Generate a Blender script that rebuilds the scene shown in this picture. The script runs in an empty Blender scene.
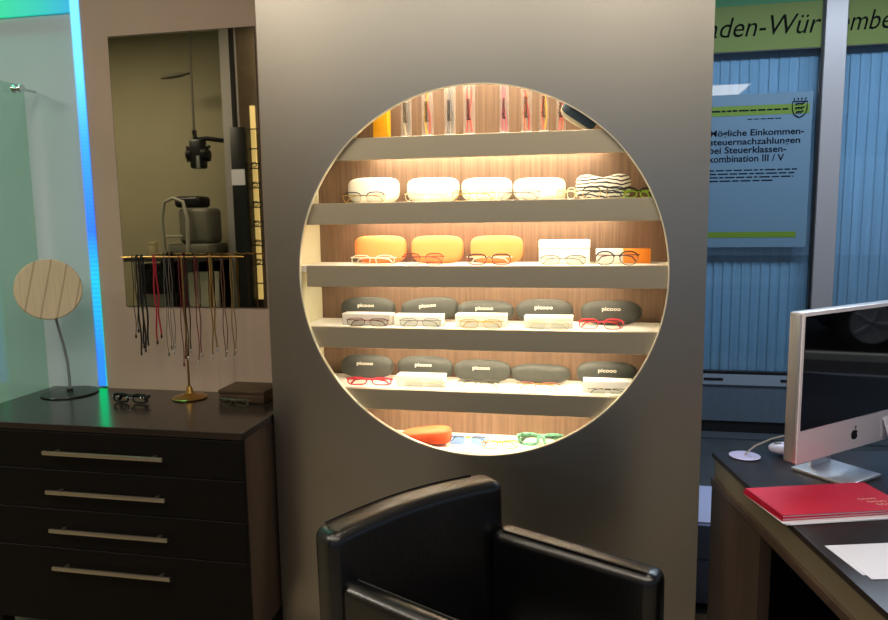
import bpy, bmesh, math, random
from mathutils import Vector, Matrix, Euler
random.seed(4)
PI = math.pi
SC = bpy.context.scene
COL = SC.collection
ZC = 1.27                       # height of the centre of the round opening
rad = math.radians

# ------------------------------------------------------------------ camera
CAM = Vector((0.3496, -2.1843, 1.4484))
CR = Vector((0.9798392, 0.19931322, -0.01376183))
CU = Vector((-0.01206217, 0.12777378, 0.99172999))
CF = Vector((-0.19942329, 0.97156992, -0.12760191))
cd = bpy.data.cameras.new('camera'); cam = bpy.data.objects.new('camera', cd); COL.objects.link(cam)
m = Matrix((CR, CU, -CF)).transposed().to_4x4(); m.translation = CAM
cam.matrix_world = m
cd.sensor_width = 36; cd.lens = 718 / 888 * 36; cd.clip_start = .05; cd.clip_end = 200
SC.camera = cam

def at(px, py, Y):
    """where the sight line of a photo point meets the upright plane y = Y"""
    d = CF * 718 + CR * (px - 444) + CU * (310 - py)
    return CAM + d * ((Y - CAM.y) / d.y)

# ------------------------------------------------------------------ materials
def lin(c):
    return tuple(((v / 255) / 12.92 if v / 255 <= .04045 else ((v / 255 + .055) / 1.055) ** 2.4) for v in c) + (1,)
MC = {}
def mat(name, rgb=(128, 128, 128), rough=.5, metal=0.0, spec=.5, coat=0, emit=None, es=0, trans=0, alpha=1, aniso=0, noise=0, nscale=30, nstretch=(1, 1, 1), rgb2=None, bump=0, ior=1.45, coord='Object'):
    if name in MC: return MC[name]
    M = bpy.data.materials.new(name); M.use_nodes = True; nt = M.node_tree
    b = nt.nodes['Principled BSDF']
    b.inputs['Base Color'].default_value = lin(rgb); b.inputs['Roughness'].default_value = rough
    b.inputs['Metallic'].default_value = metal; b.inputs['Specular IOR Level'].default_value = spec
    b.inputs['Coat Weight'].default_value = coat; b.inputs['IOR'].default_value = ior
    b.inputs['Transmission Weight'].default_value = trans; b.inputs['Alpha'].default_value = alpha
    if aniso: b.inputs['Anisotropic'].default_value = aniso
    if emit: b.inputs['Emission Color'].default_value = lin(emit); b.inputs['Emission Strength'].default_value = es
    if noise or rgb2:
        tc = nt.nodes.new('ShaderNodeTexCoord'); mp = nt.nodes.new('ShaderNodeMapping'); mp.inputs['Scale'].default_value = nstretch
        nz = nt.nodes.new('ShaderNodeTexNoise'); nz.inputs['Scale'].default_value = nscale; nz.inputs['Detail'].default_value = 6
        nt.links.new(tc.outputs[coord], mp.inputs['Vector']); nt.links.new(mp.outputs[0], nz.inputs['Vector'])
        cr = nt.nodes.new('ShaderNodeValToRGB')
        cr.color_ramp.elements[0].position = .3; cr.color_ramp.elements[1].position = .7
        c2 = rgb2 or tuple(max(0, v - noise) for v in rgb)
        cr.color_ramp.elements[0].color = lin(c2); cr.color_ramp.elements[1].color = lin(rgb)
        nt.links.new(nz.outputs['Fac'], cr.inputs['Fac']); nt.links.new(cr.outputs['Color'], b.inputs['Base Color'])
        if bump:
            bp = nt.nodes.new('ShaderNodeBump'); bp.inputs['Strength'].default_value = bump; bp.inputs['Distance'].default_value = .002
            nt.links.new(nz.outputs['Fac'], bp.inputs['Height']); nt.links.new(bp.outputs[0], b.inputs['Normal'])
    MC[name] = M
    return M

def steel_mat(name, rgb, rough, aniso):
    """horizontally brushed sheet steel: fine streaks in gloss and tone"""
    M = bpy.data.materials.new(name); M.use_nodes = True; nt = M.node_tree; L = nt.links.new
    b = nt.nodes['Principled BSDF']; b.inputs['Metallic'].default_value = 1; b.inputs['Base Color'].default_value = lin(rgb)
    tc = nt.nodes.new('ShaderNodeTexCoord'); mp = nt.nodes.new('ShaderNodeMapping'); mp.inputs['Scale'].default_value = (1.2, 1, 160)
    nz = nt.nodes.new('ShaderNodeTexNoise'); nz.inputs['Scale'].default_value = 3; nz.inputs['Detail'].default_value = 5
    L(tc.outputs['Object'], mp.inputs['Vector']); L(mp.outputs[0], nz.inputs['Vector'])
    mr = nt.nodes.new('ShaderNodeMapRange'); mr.inputs['To Min'].default_value = rough - .05; mr.inputs['To Max'].default_value = rough + .07
    L(nz.outputs['Fac'], mr.inputs['Value']); L(mr.outputs[0], b.inputs['Roughness'])
    bp = nt.nodes.new('ShaderNodeBump'); bp.inputs['Strength'].default_value = .25; bp.inputs['Distance'].default_value = .0006
    L(nz.outputs['Fac'], bp.inputs['Height']); L(bp.outputs[0], b.inputs['Normal'])
    if aniso:
        b.inputs['Anisotropic'].default_value = aniso
        tg = nt.nodes.new('ShaderNodeTangent'); tg.direction_type = 'RADIAL'; tg.axis = 'X'
        L(tg.outputs[0], b.inputs['Tangent'])
    MC[name] = M
    return M

# ------------------------------------------------------------------ mesh helpers
class MB:
    def __init__(s): s.bm = bmesh.new()
    def _new(s, verts, faces, M=None):
        vs = [s.bm.verts.new(M @ Vector(v) if M else v) for v in verts]
        for f in faces:
            try: s.bm.faces.new([vs[i] for i in f])
            except ValueError: pass
        return vs
    def box(s, x0, x1, y0, y1, z0, z1, bevel=0, seg=2, M=None):
        t = bmesh.new()
        v = [t.verts.new((x, y, z)) for x in (x0, x1) for y in (y0, y1) for z in (z0, z1)]
        for f in ((0, 1, 3, 2), (4, 6, 7, 5), (0, 4, 5, 1), (2, 3, 7, 6), (0, 2, 6, 4), (1, 5, 7, 3)): t.faces.new([v[i] for i in f])
        if bevel: bmesh.ops.bevel(t, geom=t.edges[:], offset=bevel, segments=seg, profile=.5, affect='EDGES')
        s.join(t, M); return s
    def join(s, t, M=None):
        t.verts.index_update(); vs = [v.co.copy() for v in t.verts]; fs = [[v.index for v in f.verts] for f in t.faces]
        s._new(vs, fs, M); t.free(); return s
    def prism(s, pts, z0, z1, bevel=0, seg=2, M=None, ztop=None):
        t = bmesh.new(); n = len(pts)
        a = [t.verts.new((p[0], p[1], z0)) for p in pts]; b = [t.verts.new((p[0], p[1], (ztop[i] if ztop else z1))) for i, p in enumerate(pts)]
        t.faces.new(a[::-1]); t.faces.new(b)
        for i in range(n): t.faces.new((a[i], a[(i + 1) % n], b[(i + 1) % n], b[i]))
        bmesh.ops.recalc_face_normals(t, faces=t.faces[:])
        if bevel: bmesh.ops.bevel(t, geom=t.edges[:], offset=bevel, segments=seg, profile=.5, affect='EDGES')
        s.join(t, M); return s
    def tube(s, path, r, seg=8, closed=False, M=None, flat=1.0):
        n = len(path); P = [Vector(p) for p in path]; rings = []
        rr = r if isinstance(r, (list, tuple)) else [r] * n
        up = None; verts = []; faces = []
        for i in range(n):
            if closed: t = (P[(i + 1) % n] - P[i - 1])
            else: t = P[min(i + 1, n - 1)] - P[max(i - 1, 0)]
            t.normalize()
            if up is None:
                up = Vector((0, 1, 0)) if abs(t.y) < .9 else Vector((1, 0, 0))
            a = t.cross(up)
            if a.length < 1e-6: a = t.orthogonal()
            a.normalize(); b = a.cross(t).normalized(); up = b
            for k in range(seg):
                an = 2 * PI * k / seg
                verts.append(P[i] + a * (math.cos(an) * rr[i] * flat) + b * (math.sin(an) * rr[i]))
        m = n if closed else n - 1
        for i in range(m):
            j = (i + 1) % n
            for k in range(seg):
                k2 = (k + 1) % seg
                faces.append((i * seg + k, i * seg + k2, j * seg + k2, j * seg + k))
        if not closed:
            faces.append(tuple(range(seg))[::-1]); faces.append(tuple((n - 1) * seg + k for k in range(seg)))
        s._new(verts, faces, M); return s
    def lathe(s, prof, c=(0, 0, 0), seg=32, M=None):
        verts = []; faces = []; n = len(prof)
        for k in range(seg):
            a = 2 * PI * k / seg
            for r, z in prof: verts.append((c[0] + r * math.cos(a), c[1] + r * math.sin(a), c[2] + z))
        for k in range(seg):
            k2 = (k + 1) % seg
            for i in range(n - 1): faces.append((k * n + i, k2 * n + i, k2 * n + i + 1, k * n + i + 1))
        vs = s._new(verts, faces, M)
        for i in (0, n - 1):
            if prof[i][0] > 1e-5:
                try: s.bm.faces.new([vs[k * n + i] for k in range(seg)][::(-1 if i == 0 else 1)])
                except ValueError: pass
        bmesh.ops.remove_doubles(s.bm, verts=s.bm.verts[:], dist=1e-6)
        return s
    def sellip(s, a, b, c, e1=.5, e2=.9, nu=32, nv=18, M=None, fn=None):
        """rounded pillow: half sizes a (x), b (y), c (z)"""
        sp = lambda v, e: math.copysign(abs(v) ** e, v)
        verts = [(0, 0, -c)]; faces = []
        for j in range(1, nv):
            v = -PI / 2 + PI * j / nv
            for i in range(nu):
                u = 2 * PI * i / nu
                verts.append((a * sp(math.cos(v), e1) * sp(math.cos(u), e2), b * sp(math.cos(v), e1) * sp(math.sin(u), e2), c * sp(math.sin(v), e1)))
        verts.append((0, 0, c)); L = len(verts) - 1
        for i in range(nu):
            faces.append((0, 1 + (i + 1) % nu, 1 + i)); faces.append((L, L - nu + i, L - nu + (i + 1) % nu))
        for j in range(nv - 2):
            for i in range(nu):
                p = 1 + j * nu; q = p + nu
                faces.append((p + i, p + (i + 1) % nu, q + (i + 1) % nu, q + i))
        if fn: verts = [fn(*v) for v in verts]
        s._new(verts, faces, M); return s
    def obj(s, name, mt, parent=None, smooth=False, loc=None, rot=None):
        me = bpy.data.meshes.new(name)
        bmesh.ops.recalc_face_normals(s.bm, faces=s.bm.faces[:])
        s.bm.to_mesh(me); s.bm.free()
        if smooth:
            for p in me.polygons: p.use_smooth = True
            try: me.set_sharp_from_angle(angle=rad(40))
            except Exception: pass
        me.materials.append(mt)
        o = bpy.data.objects.new(name, me); COL.objects.link(o)
        if parent: o.parent = parent
        if loc: o.location = loc
        if rot: o.rotation_euler = rot
        return o

def box(name, mt, b, parent=None, bevel=0, seg=2, smooth=False):
    return MB().box(*b, bevel=bevel, seg=seg).obj(name, mt, parent, smooth or bevel > 0)
def tag(o, label, cat=None, group=None, kind=None):
    if label: o['label'] = label
    if cat: o['category'] = cat
    if group: o['group'] = group
    if kind: o['kind'] = kind
    return o
def struct(o): o['kind'] = 'structure'; return o
def thing(name, loc, label, cat, group=None, rz=0):
    o = bpy.data.objects.new(name, None); COL.objects.link(o); o.location = loc; o.rotation_euler = (0, 0, rz)
    o.empty_display_size = .05
    return tag(o, label, cat, group)
def text(name, body, mt, parent=None, M=None, width=None, height=None, shear=0, ext=.0006, bold=0, align='LEFT', space=1.0):
    """lettering as a mesh; local x runs along the line, y is up; scaled to width/height"""
    c = bpy.data.curves.new(name, 'FONT'); c.body = body; c.shear = shear; c.extrude = .02; c.offset = bold; c.space_character = space; c.resolution_u = 3
    t = bpy.data.objects.new('tmp', c); COL.objects.link(t); bpy.context.view_layer.update()
    dg = bpy.context.evaluated_depsgraph_get()
    me = bpy.data.meshes.new_from_object(t.evaluated_get(dg)); bpy.data.objects.remove(t)
    xs = [v.co.x for v in me.vertices]; ys = [v.co.y for v in me.vertices]
    x0, x1, y0, y1 = min(xs), max(xs), min(ys), max(ys)
    sx = (width / (x1 - x0)) if width else None; sy = (height / (y1 - y0)) if height else None
    sx = sx or sy; sy = sy or sx
    off = {'LEFT': -x0, 'CENTER': -(x0 + x1) / 2}[align]
    yo = -(y0 + y1) / 2 if align == 'CENTER' else 0
    for v in me.vertices: v.co = Vector(((v.co.x + off) * sx, (v.co.y + yo) * sy, v.co.z * ext / .02))
    if M: me.transform(M)
    me.materials.clear(); me.materials.append(mt); me.name = name
    o = bpy.data.objects.new(name, me); COL.objects.link(o)
    if parent: o.parent = parent
    return o
FRONT = Matrix(((1, 0, 0, 0), (0, 0, -1, 0), (0, 1, 0, 0), (0, 0, 0, 1)))      # text plane -> facing -Y
def front(x, y, z, rot=0): return Matrix.Translation((x, y, z)) @ FRONT @ Matrix.Rotation(rot, 4, 'Z')

# ------------------------------------------------------------------ material list
STEEL = steel_mat('brushed_steel', (172, 169, 161), .31, .45)
STEEL2 = steel_mat('brushed_steel_lip', (190, 180, 156), .45, .4)
RIM = mat('cut_rim_metal', (240, 232, 205), .45, .3)
NICHE = mat('niche_wood', (122, 96, 74), .55, rgb2=(96, 74, 56), nscale=14, nstretch=(9, 1, .25), noise=1)
SIDE = mat('niche_side', (205, 200, 165), .5)
SHELF = mat('shelf_top', (235, 230, 215), .4)
WALLB = mat('beige_paint', (178, 158, 141), .75, noise=6, nscale=3)
WALLW = mat('pale_paint', (184, 206, 214), .7, noise=5, nscale=2)
OLIVE = mat('olive_paint', (158, 152, 126), .8, noise=6, nscale=2)
CEIL = mat('ceiling_paint', (215, 208, 198), .9, noise=5, nscale=4)
FLOOR = mat('floor_tile', (64, 68, 72), .28, noise=14, nscale=5)
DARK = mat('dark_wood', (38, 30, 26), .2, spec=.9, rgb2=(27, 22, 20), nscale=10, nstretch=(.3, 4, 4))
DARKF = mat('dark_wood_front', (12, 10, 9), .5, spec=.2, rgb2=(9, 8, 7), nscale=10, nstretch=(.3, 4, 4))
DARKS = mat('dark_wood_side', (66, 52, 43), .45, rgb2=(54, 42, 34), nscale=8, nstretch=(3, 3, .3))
DESKW = mat('desk_wood', (36, 27, 28), .3, rgb2=(34, 27, 28), nscale=9, nstretch=(4, .4, 4))
SATIN = mat('satin_steel', (200, 192, 176), .33, 1)
CHROME = mat('chrome', (215, 215, 215), .12, 1)
BRASS = mat('brass', (188, 150, 84), .28, 1)
MIRR = mat('mirror_silver', (192, 186, 166), .015, 1)
BLACKP = mat('black_plastic', (14, 14, 15), .35)
BLACKM = mat('black_matt', (12, 12, 12), .7)
LEATHER = mat('black_leather', (10, 10, 11), .27, spec=1.0, noise=4, nscale=160, bump=.25)
WHITEP = mat('white_plastic', (232, 230, 226), .4)
GREYP = mat('grey_plastic', (120, 122, 118), .45)
ALU = mat('aluminium', (205, 202, 206), .36, .85)
GLASSM = mat('clear_acrylic', (250, 250, 250), .05, trans=1, ior=1.2)
def glass_mat(name, rgb, mix, rough=.02):
    M = bpy.data.materials.new(name); M.use_nodes = True; nt = M.node_tree; L = nt.links.new
    nt.nodes.remove(nt.nodes['Principled BSDF']); out = nt.nodes['Material Output']
    t = nt.nodes.new('ShaderNodeBsdfTransparent'); t.inputs[0].default_value = lin(rgb)
    g = nt.nodes.new('ShaderNodeBsdfGlossy'); g.inputs['Roughness'].default_value = rough; g.inputs[0].default_value = (1, 1, 1, 1)
    lw = nt.nodes.new('ShaderNodeLayerWeight'); lw.inputs[0].default_value = .5
    fp = nt.nodes.new('ShaderNodeMath'); fp.operation = 'POWER'; fp.inputs[1].default_value = 4; L(lw.outputs['Facing'], fp.inputs[0])
    fr = nt.nodes.new('ShaderNodeMath'); fr.operation = 'ADD'; fr.inputs[1].default_value = .045; L(fp.outputs[0], fr.inputs[0])
    ma = nt.nodes.new('ShaderNodeMath'); ma.operation = 'MULTIPLY'; ma.inputs[1].default_value = mix; ma.use_clamp = True; L(fr.outputs[0], ma.inputs[0])
    mx = nt.nodes.new('ShaderNodeMixShader'); L(ma.outputs[0], mx.inputs[0]); L(t.outputs[0], mx.inputs[1]); L(g.outputs[0], mx.inputs[2]); L(mx.outputs[0], out.inputs[0])
    MC[name] = M; return M
LENS = glass_mat('lens_glass', (235, 238, 235), 1.0)
PANE = glass_mat('window_glass', (238, 245, 250), 1.2)
TINTG = glass_mat('green_glass', (228, 244, 236), 1.0)
FILM = mat('plastic_film', (240, 236, 228), .25, alpha=.22)
CLEAR = glass_mat('clear_film', (238, 234, 228), 1.5, .08)
BLUEL = glass_mat('blue_lens', (120, 160, 235), 1.0)

# ------------------------------------------------------------------ the room
WY = .29            # wall behind the dresser
YF = 2.70           # shop window across the passage
struct(box('floor', mat('shop_floor', (138, 126, 106), .35, noise=14, nscale=5), (-5, 5.5, -5.2, .41, -.1, 0)))
struct(box('floor_passage', FLOOR, (-5, 5.5, .41, 4.2, -.1, 0)))
struct(box('ceiling', CEIL, (-5, 5.5, -5.2, 4.2, 3.0, 3.1)))
struct(box('wall_left', OLIVE, (-5.1, -5, -5.2, 4.2, 0, 3.0)))
struct(box('wall_back', WALLW, (-5, .66, WY, WY + .12, 0, 3.0)))
struct(box('wall_rear', mat('rear_paint', (120, 110, 98), .8, noise=5), (-2.36, 5.5, -5.3, -5.2, 0, .75)))
struct(box('wall_lintel', mat('rear_paint', (120, 110, 98), .8, noise=5), (-2.36, 5.5, -5.3, -5.2, 2.35, 3.0)))
struct(box('wall_exam', OLIVE, (-5, -2.50, -3.05, -2.95, 0, 3.0)))
struct(box('wall_front', mat('passage_paint', (80, 92, 104), .8), (-5, 5.5, 4.2, 4.3, 0, 3.0)))
# thin wall end seen in the mirror
struct(box('trim_1', mat('pale_post', (165, 160, 158), .6), (-2.50, -2.42, -2.95, -2.62, 0, 3.0)))
struct(box('trim_2', BLACKM, (-2.4195, -2.395, -2.66, -2.62, 0, 3.0)))
struct(box('wall_side', mat('taupe_board', (128, 112, 92), .6, noise=30, nscale=3), (-2.415, -1.4, -2.95, -2.74, 0, 3.0)))
# the beige board on the wall behind the dresser
struct(box('trim_3', WALLB, (-1.5155, -.60, WY - .02, WY, 0, 3.0)))

# steel panel with the round opening
def steel_panel():
    R = .575; N = 160; x0, x1, z0, z1 = -.6875, .678, 0.0, 3.0; bm = bmesh.new()
    def outer(a):
        c, s = math.cos(a), math.sin(a); t = 1e9
        if c > 1e-9: t = min(t, x1 / c)
        if c < -1e-9: t = min(t, x0 / c)
        if s > 1e-9: t = min(t, (z1 - ZC) / s)
        if s < -1e-9: t = min(t, (z0 - ZC) / s)
        return c * t, s * t
    ang = [2 * PI * i / N for i in range(N)] + [math.atan2(z - ZC, x) % (2 * PI) for x in (x0, x1) for z in (z0, z1)]
    ang.sort(); n = len(ang); th = .010
    inn = []; out = []
    for y in (0, th):
        inn.append([bm.verts.new((R * math.cos(a), y, ZC + R * math.sin(a))) for a in ang])
        out.append([bm.verts.new((outer(a)[0], y, ZC + outer(a)[1])) for a in ang])
    for i in range(n):
        j = (i + 1) % n
        bm.faces.new((inn[0][i], inn[0][j], out[0][j], out[0][i])); bm.faces.new((inn[1][i], out[1][i], out[1][j], inn[1][j]))
        bm.faces.new((out[0][i], out[0][j], out[1][j], out[1][i]))
    b = MB(); b.bm.free(); b.bm = bm
    return b, ang
cab = thing('display_cabinet', (0, .14, 0), 'tall brushed steel cabinet wall with a large round lit opening full of shelves', 'display cabinet')
cab.location = (0, 0, 0)
pm, ang = steel_panel(); pm.obj('front_panel', STEEL, cab)
b = MB(); N = 160; V = []
for y in (-.0015, .012):
    for r in (.5755, .5725): V.append([b.bm.verts.new((r * math.cos(2 * PI * i / N), y, ZC + r * math.sin(2 * PI * i / N))) for i in range(N)])
for i in range(N):
    j = (i + 1) % N
    for p, q in ((0, 1), (1, 3), (3, 2), (2, 0)): b.bm.faces.new((V[p][i], V[p][j], V[q][j], V[q][i]))
tag(b.obj('opening_rim', RIM, cab, True), 'bright thin rim of the round opening')
BX0, BX1, BY = -.588, .662, .225
box('back_board', NICHE, (BX0 - .02, BX1 + .012, BY, BY + .02, .62, 1.98), cab)
box('side_board', SIDE, (BX0 - .02, BX0, .011, BY, .62, 1.98), cab)
box('side_board', SIDE, (BX1, BX1 + .012, .011, BY, .62, 1.98), cab)
box('top_board', SIDE, (BX0, BX1, .011, BY, 1.94, 1.96), cab)
box('casing_side', STEEL2, (-.6875, -.676, .0105, WY, 0, 3.0), cab)
box('casing_side', STEEL2, (.667, .678, .0105, WY + .12, 0, 3.0), cab)
SH = [.428, .228, .028, -.1715, -.373, -.573]
for i, s in enumerate(SH):
    z = ZC + s
    sh = box('shelf', SHELF, (BX0, BX1, .016, BY, z - .018, z), cab)
    MB().box(-.556, BX1 - .004, .0125, .030, z - .067, z + .001, bevel=.001, seg=1).obj('shelf_lip', STEEL2, sh)
# LED strips: one under each shelf, behind its lip, and one under the top board
def area(name, loc, sx, sy, power, col, rot, spread=PI):
    l = bpy.data.lights.new(name, 'AREA'); l.shape = 'RECTANGLE'; l.size = sx; l.size_y = sy; l.energy = power; l.color = col; l.spread = spread
    o = bpy.data.objects.new(name, l); COL.objects.link(o); o.location = loc; o.rotation_euler = rot
    return o
LEDM = mat('led_strip_face', (255, 240, 210), .5, emit=(255, 225, 170), es=4)
WARM = (1, .86, .66)
for i, z in enumerate([1.935] + [ZC + s - .020 for s in SH[:5]]):
    hw = [.34, .38, .43, .43, .41, .36][i]
    st = MB().box(-hw, hw, .034, .046, z - .006, z).obj('led_strip', LEDM, cab)
    pw = [3.2, 3.8, 4.0, 4.2, 4.4, 4.0][i]
    area('led_light', (0, .040, z - .008), 2 * hw, .010, pw * .8, WARM, (rad(20), 0, 0))
    MB().box(-hw, hw, .196, .206, z - .006, z).obj('led_strip', LEDM, cab)
    area('led_light', (0, .201, z - .008), 2 * hw, .008, [1.2, 2.2, 2.0, 1.2, .9, .8][i], WARM, (0, 0, 0))

# ------------------------------------------------------------------ things in the opening
LOGOW = mat('logo_print_white', (225, 218, 200), .5)
INK = mat('ink_black', (20, 18, 20), .6)
ORANGE = mat('orange_leatherette', (242, 142, 80), .5)
WHITEC = mat('white_leatherette', (238, 232, 215), .5)
DKCASE = mat('charcoal_case', (66, 68, 62), .6, noise=8, nscale=60)
def zebra():
    M = bpy.data.materials.new('zebra_print'); M.use_nodes = True; nt = M.node_tree; b = nt.nodes['Principled BSDF']
    tc = nt.nodes.new('ShaderNodeTexCoord'); w = nt.nodes.new('ShaderNodeTexWave'); w.inputs['Scale'].default_value = 26; w.inputs['Distortion'].default_value = 9; w.inputs['Detail Scale'].default_value = .6
    w.bands_direction = 'Z'; cr = nt.nodes.new('ShaderNodeValToRGB'); cr.color_ramp.interpolation = 'CONSTANT'
    cr.color_ramp.elements[0].color = lin((35, 32, 28)); cr.color_ramp.elements[1].color = lin((235, 230, 212)); cr.color_ramp.elements[1].position = .33
    nt.links.new(tc.outputs['Object'], w.inputs[0]); nt.links.new(w.outputs['Color'], cr.inputs[0]); nt.links.new(cr.outputs[0], b.inputs['Base Color']); b.inputs['Roughness'].default_value = .4
    return M
ZEBRA = zebra()
def sz(i): return ZC + SH[i]
def hard_case(px0, px1, py, row, mt, label, group, logo=None, logomat=None, Y=.155, tilt=0, e1=.48, d=.024, dip=0, logodx=0, cat='glasses case'):
    a = at(px0, py, Y); c = at(px1, py, Y); z0 = sz(row); w = (c.x - a.x) / 2; h = (a.z + c.z) / 2 - z0
    if tilt: h *= .93
    t = thing('glasses_case', ((a.x + c.x) / 2, Y, z0), label, cat, group)
    fn = (lambda x, y, z: (x, y, z - dip * math.exp(-(x / (w * .35)) ** 2) * max(0, z / (h / 2)))) if dip else (lambda x, y, z: (x * (1 - .10 * max(0, -z / (h / 2)) ** 2), y, z))
    Mx = Matrix.Translation((0, 0, h / 2 + .001 + abs(math.sin(tilt)) * w * .35)) @ Matrix.Rotation(tilt, 4, 'Y')
    MB().sellip(w, d, h / 2, e1, .75, M=Mx, fn=fn).obj('case_shell', mt, t, True)
    # the seam where the lid closes
    sp = lambda v, e: math.copysign(abs(v) ** e, v)
    pth = []
    for k in range(48):
        v = 2 * PI * k / 48
        q = Vector((w * 1.002 * sp(math.cos(v), e1), .004, h / 2 * 1.002 * sp(math.sin(v), e1)))
        if fn: q = Vector(fn(*q))
        pth.append(q)
    MB().tube(pth, .0008, 5, True, M=Mx).obj('lid_seam', mt, t, True)
    if logo:
        Lm = Mx @ front(logodx, -d * .985, h * .17)
        text('logo_print', logo, logomat or LOGOW, t, Lm, width=.058, height=.015, align='CENTER', bold=.02, ext=.0022)
    return t
W1 = 'white glasses cases on the second shelf'
for x0, x1, lab, lg in ((348, 399, 'white rounded glasses case, first from the left on the shelf with the zebra case', None),
                        (407, 459, 'white rounded glasses case standing second from the left on the white case shelf', None),
                        (461.5, 512, 'white rounded glasses case with small print, third on the white case shelf', None),
                        (513.5, 565.5, 'white rounded glasses case standing just left of the zebra patterned case', None)):
    hard_case(x0, x1, 178, 1, WHITEC, lab, W1)
hard_case(576, 631, 174, 1, ZEBRA, 'black and white zebra patterned glasses case with a dipped top', None, dip=.012, d=.026)
W2 = 'orange glasses cases in a row'
for x0, x1, lab in ((354.5, 406, 'orange rounded glasses case, leftmost of the orange row'),
                    (411.5, 463, 'orange rounded glasses case, middle one of the orange row'),
                    (470.5, 523, 'orange rounded glasses case just left of the white box')):
    hard_case(x0, x1, 236, 2, ORANGE, lab, W2)
# white box and two-tone box on the orange shelf
def carton(px0, px1, py, row, Y, dep, mt, label, name, cat, rz=0, lidm=None):
    a = at(px0, py, Y); c = at(px1, py, Y); z0 = sz(row); h = (a.z + c.z) / 2 - z0; w = c.x - a.x
    t = thing(name, ((a.x + c.x) / 2, Y, z0), label, cat, None, rz)
    MB().box(-w / 2, w / 2, 0, dep, .0005, h * .62, bevel=.0025).obj('box_base', mt, t, True)
    MB().box(-w / 2 - .001, w / 2 + .001, -.001, dep + .001, h * .62, h, bevel=.003).obj('lid', lidm or mt, t, True)
    return t
carton(539, 590, 240, 2, .13, .06, WHITEC, 'plain white box standing between the orange cases and the orange box', 'white_box', 'box', rad(2))
a = at(596, 249, .13); c = at(651, 249, .13); hh = a.z - sz(2)
t = thing('glasses_box', ((a.x + c.x) / 2, .13, sz(2)), 'low orange and white box at the right end of the orange shelf', 'box')
w = (c.x - a.x)
tag(MB().box(-w / 2, 0, 0, .05, .0005, hh, bevel=.002).obj('box_half', WHITEC, t, True), 'white left half')
tag(MB().box(0, w / 2, 0, .05, .0005, hh, bevel=.002).obj('box_half', mat('orange_card', (226, 130, 30), .5), t, True), 'orange right half')
DK3 = 'charcoal glasses cases on the fourth shelf'; DK4 = 'charcoal glasses cases on the fifth shelf'
for x0, x1, y, lab in ((341, 395, 297.5, 'charcoal glasses case with a faint print, leftmost on the upper dark shelf'),
                       (401, 458, 297, 'charcoal glasses case with bold white print, second on the upper dark shelf'),
                       (457, 514, 301, 'charcoal glasses case in the middle of the upper dark shelf'),
                       (516, 573, 299.5, 'charcoal glasses case, fourth on the upper dark shelf'),
                       (581, 642, 301, 'charcoal glasses case behind red rimmed glasses at the right of the upper dark shelf')):
    hard_case(x0, x1, y, 3, DKCASE, lab, DK3, logo='picooo', Y=.165 if x0 in (401, 516) else .158, tilt=rad(-5) if x0 == 401 else 0, e1=.70)
for x0, x1, y, lab, lg in ((341, 393, 355, 'charcoal glasses case with a faint print, leftmost on the lower dark shelf', 'picooo'),
                       (397, 453, 356.5, 'charcoal glasses case behind a white tray, second on the lower dark shelf', 'picooo'),
                       (454, 511, 360, 'charcoal glasses case in the middle of the lower dark shelf', 'picooo'),
                       (511, 570, 364.5, 'charcoal glasses case without print, fourth on the lower dark shelf', None),
                       (577, 638, 362, 'charcoal glasses case at the right end of the lower dark shelf by the rim', 'picooo')):
    hard_case(x0, x1, y, 4, DKCASE, lab, DK4, logo=lg, Y=.165 if x0 in (397, 511) else .158, e1=.70)
# blocks the frames lie on
TRAY = mat('white_acrylic', (240, 238, 228), .25)
def tray(px0, px1, py, row, label, mt=TRAY, Y=.062):
    a = at(px0, py, Y); c = at(px1, py, Y); z0 = sz(row); h = (a.z + c.z) / 2 - z0; w = (c.x - a.x)
    t = thing('display_block', ((a.x + c.x) / 2, Y, z0), label, 'display block', 'white display blocks in front of the dark cases')
    MB().box(-w / 2, w / 2, 0, .05, .0005, h, bevel=.002).obj('block_body', mt, t, True)
    MB().box(-w / 2 + .004, w / 2 - .004, -.0012, .0002, .004, h - .004).obj('front_inset', mt, t)
    return t
tray(342, 391, 313.5, 3, 'clear white display block under the brown glasses, leftmost on the upper dark shelf', mat('milky_acrylic', (200, 196, 186), .2))
tray(394, 442, 315, 3, 'white display block before the boldly printed charcoal case')
tray(455, 506, 314.5, 3, 'white display block before the middle charcoal case, upper dark shelf')
tray(524, 573, 316.5, 3, 'white display block before the fourth charcoal case, upper dark shelf')
tray(396, 444, 375.5, 4, 'white display block second from left on the lower dark shelf')
tray(583, 633, 381, 4, 'white display block at the right end of the lower dark shelf')

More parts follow.
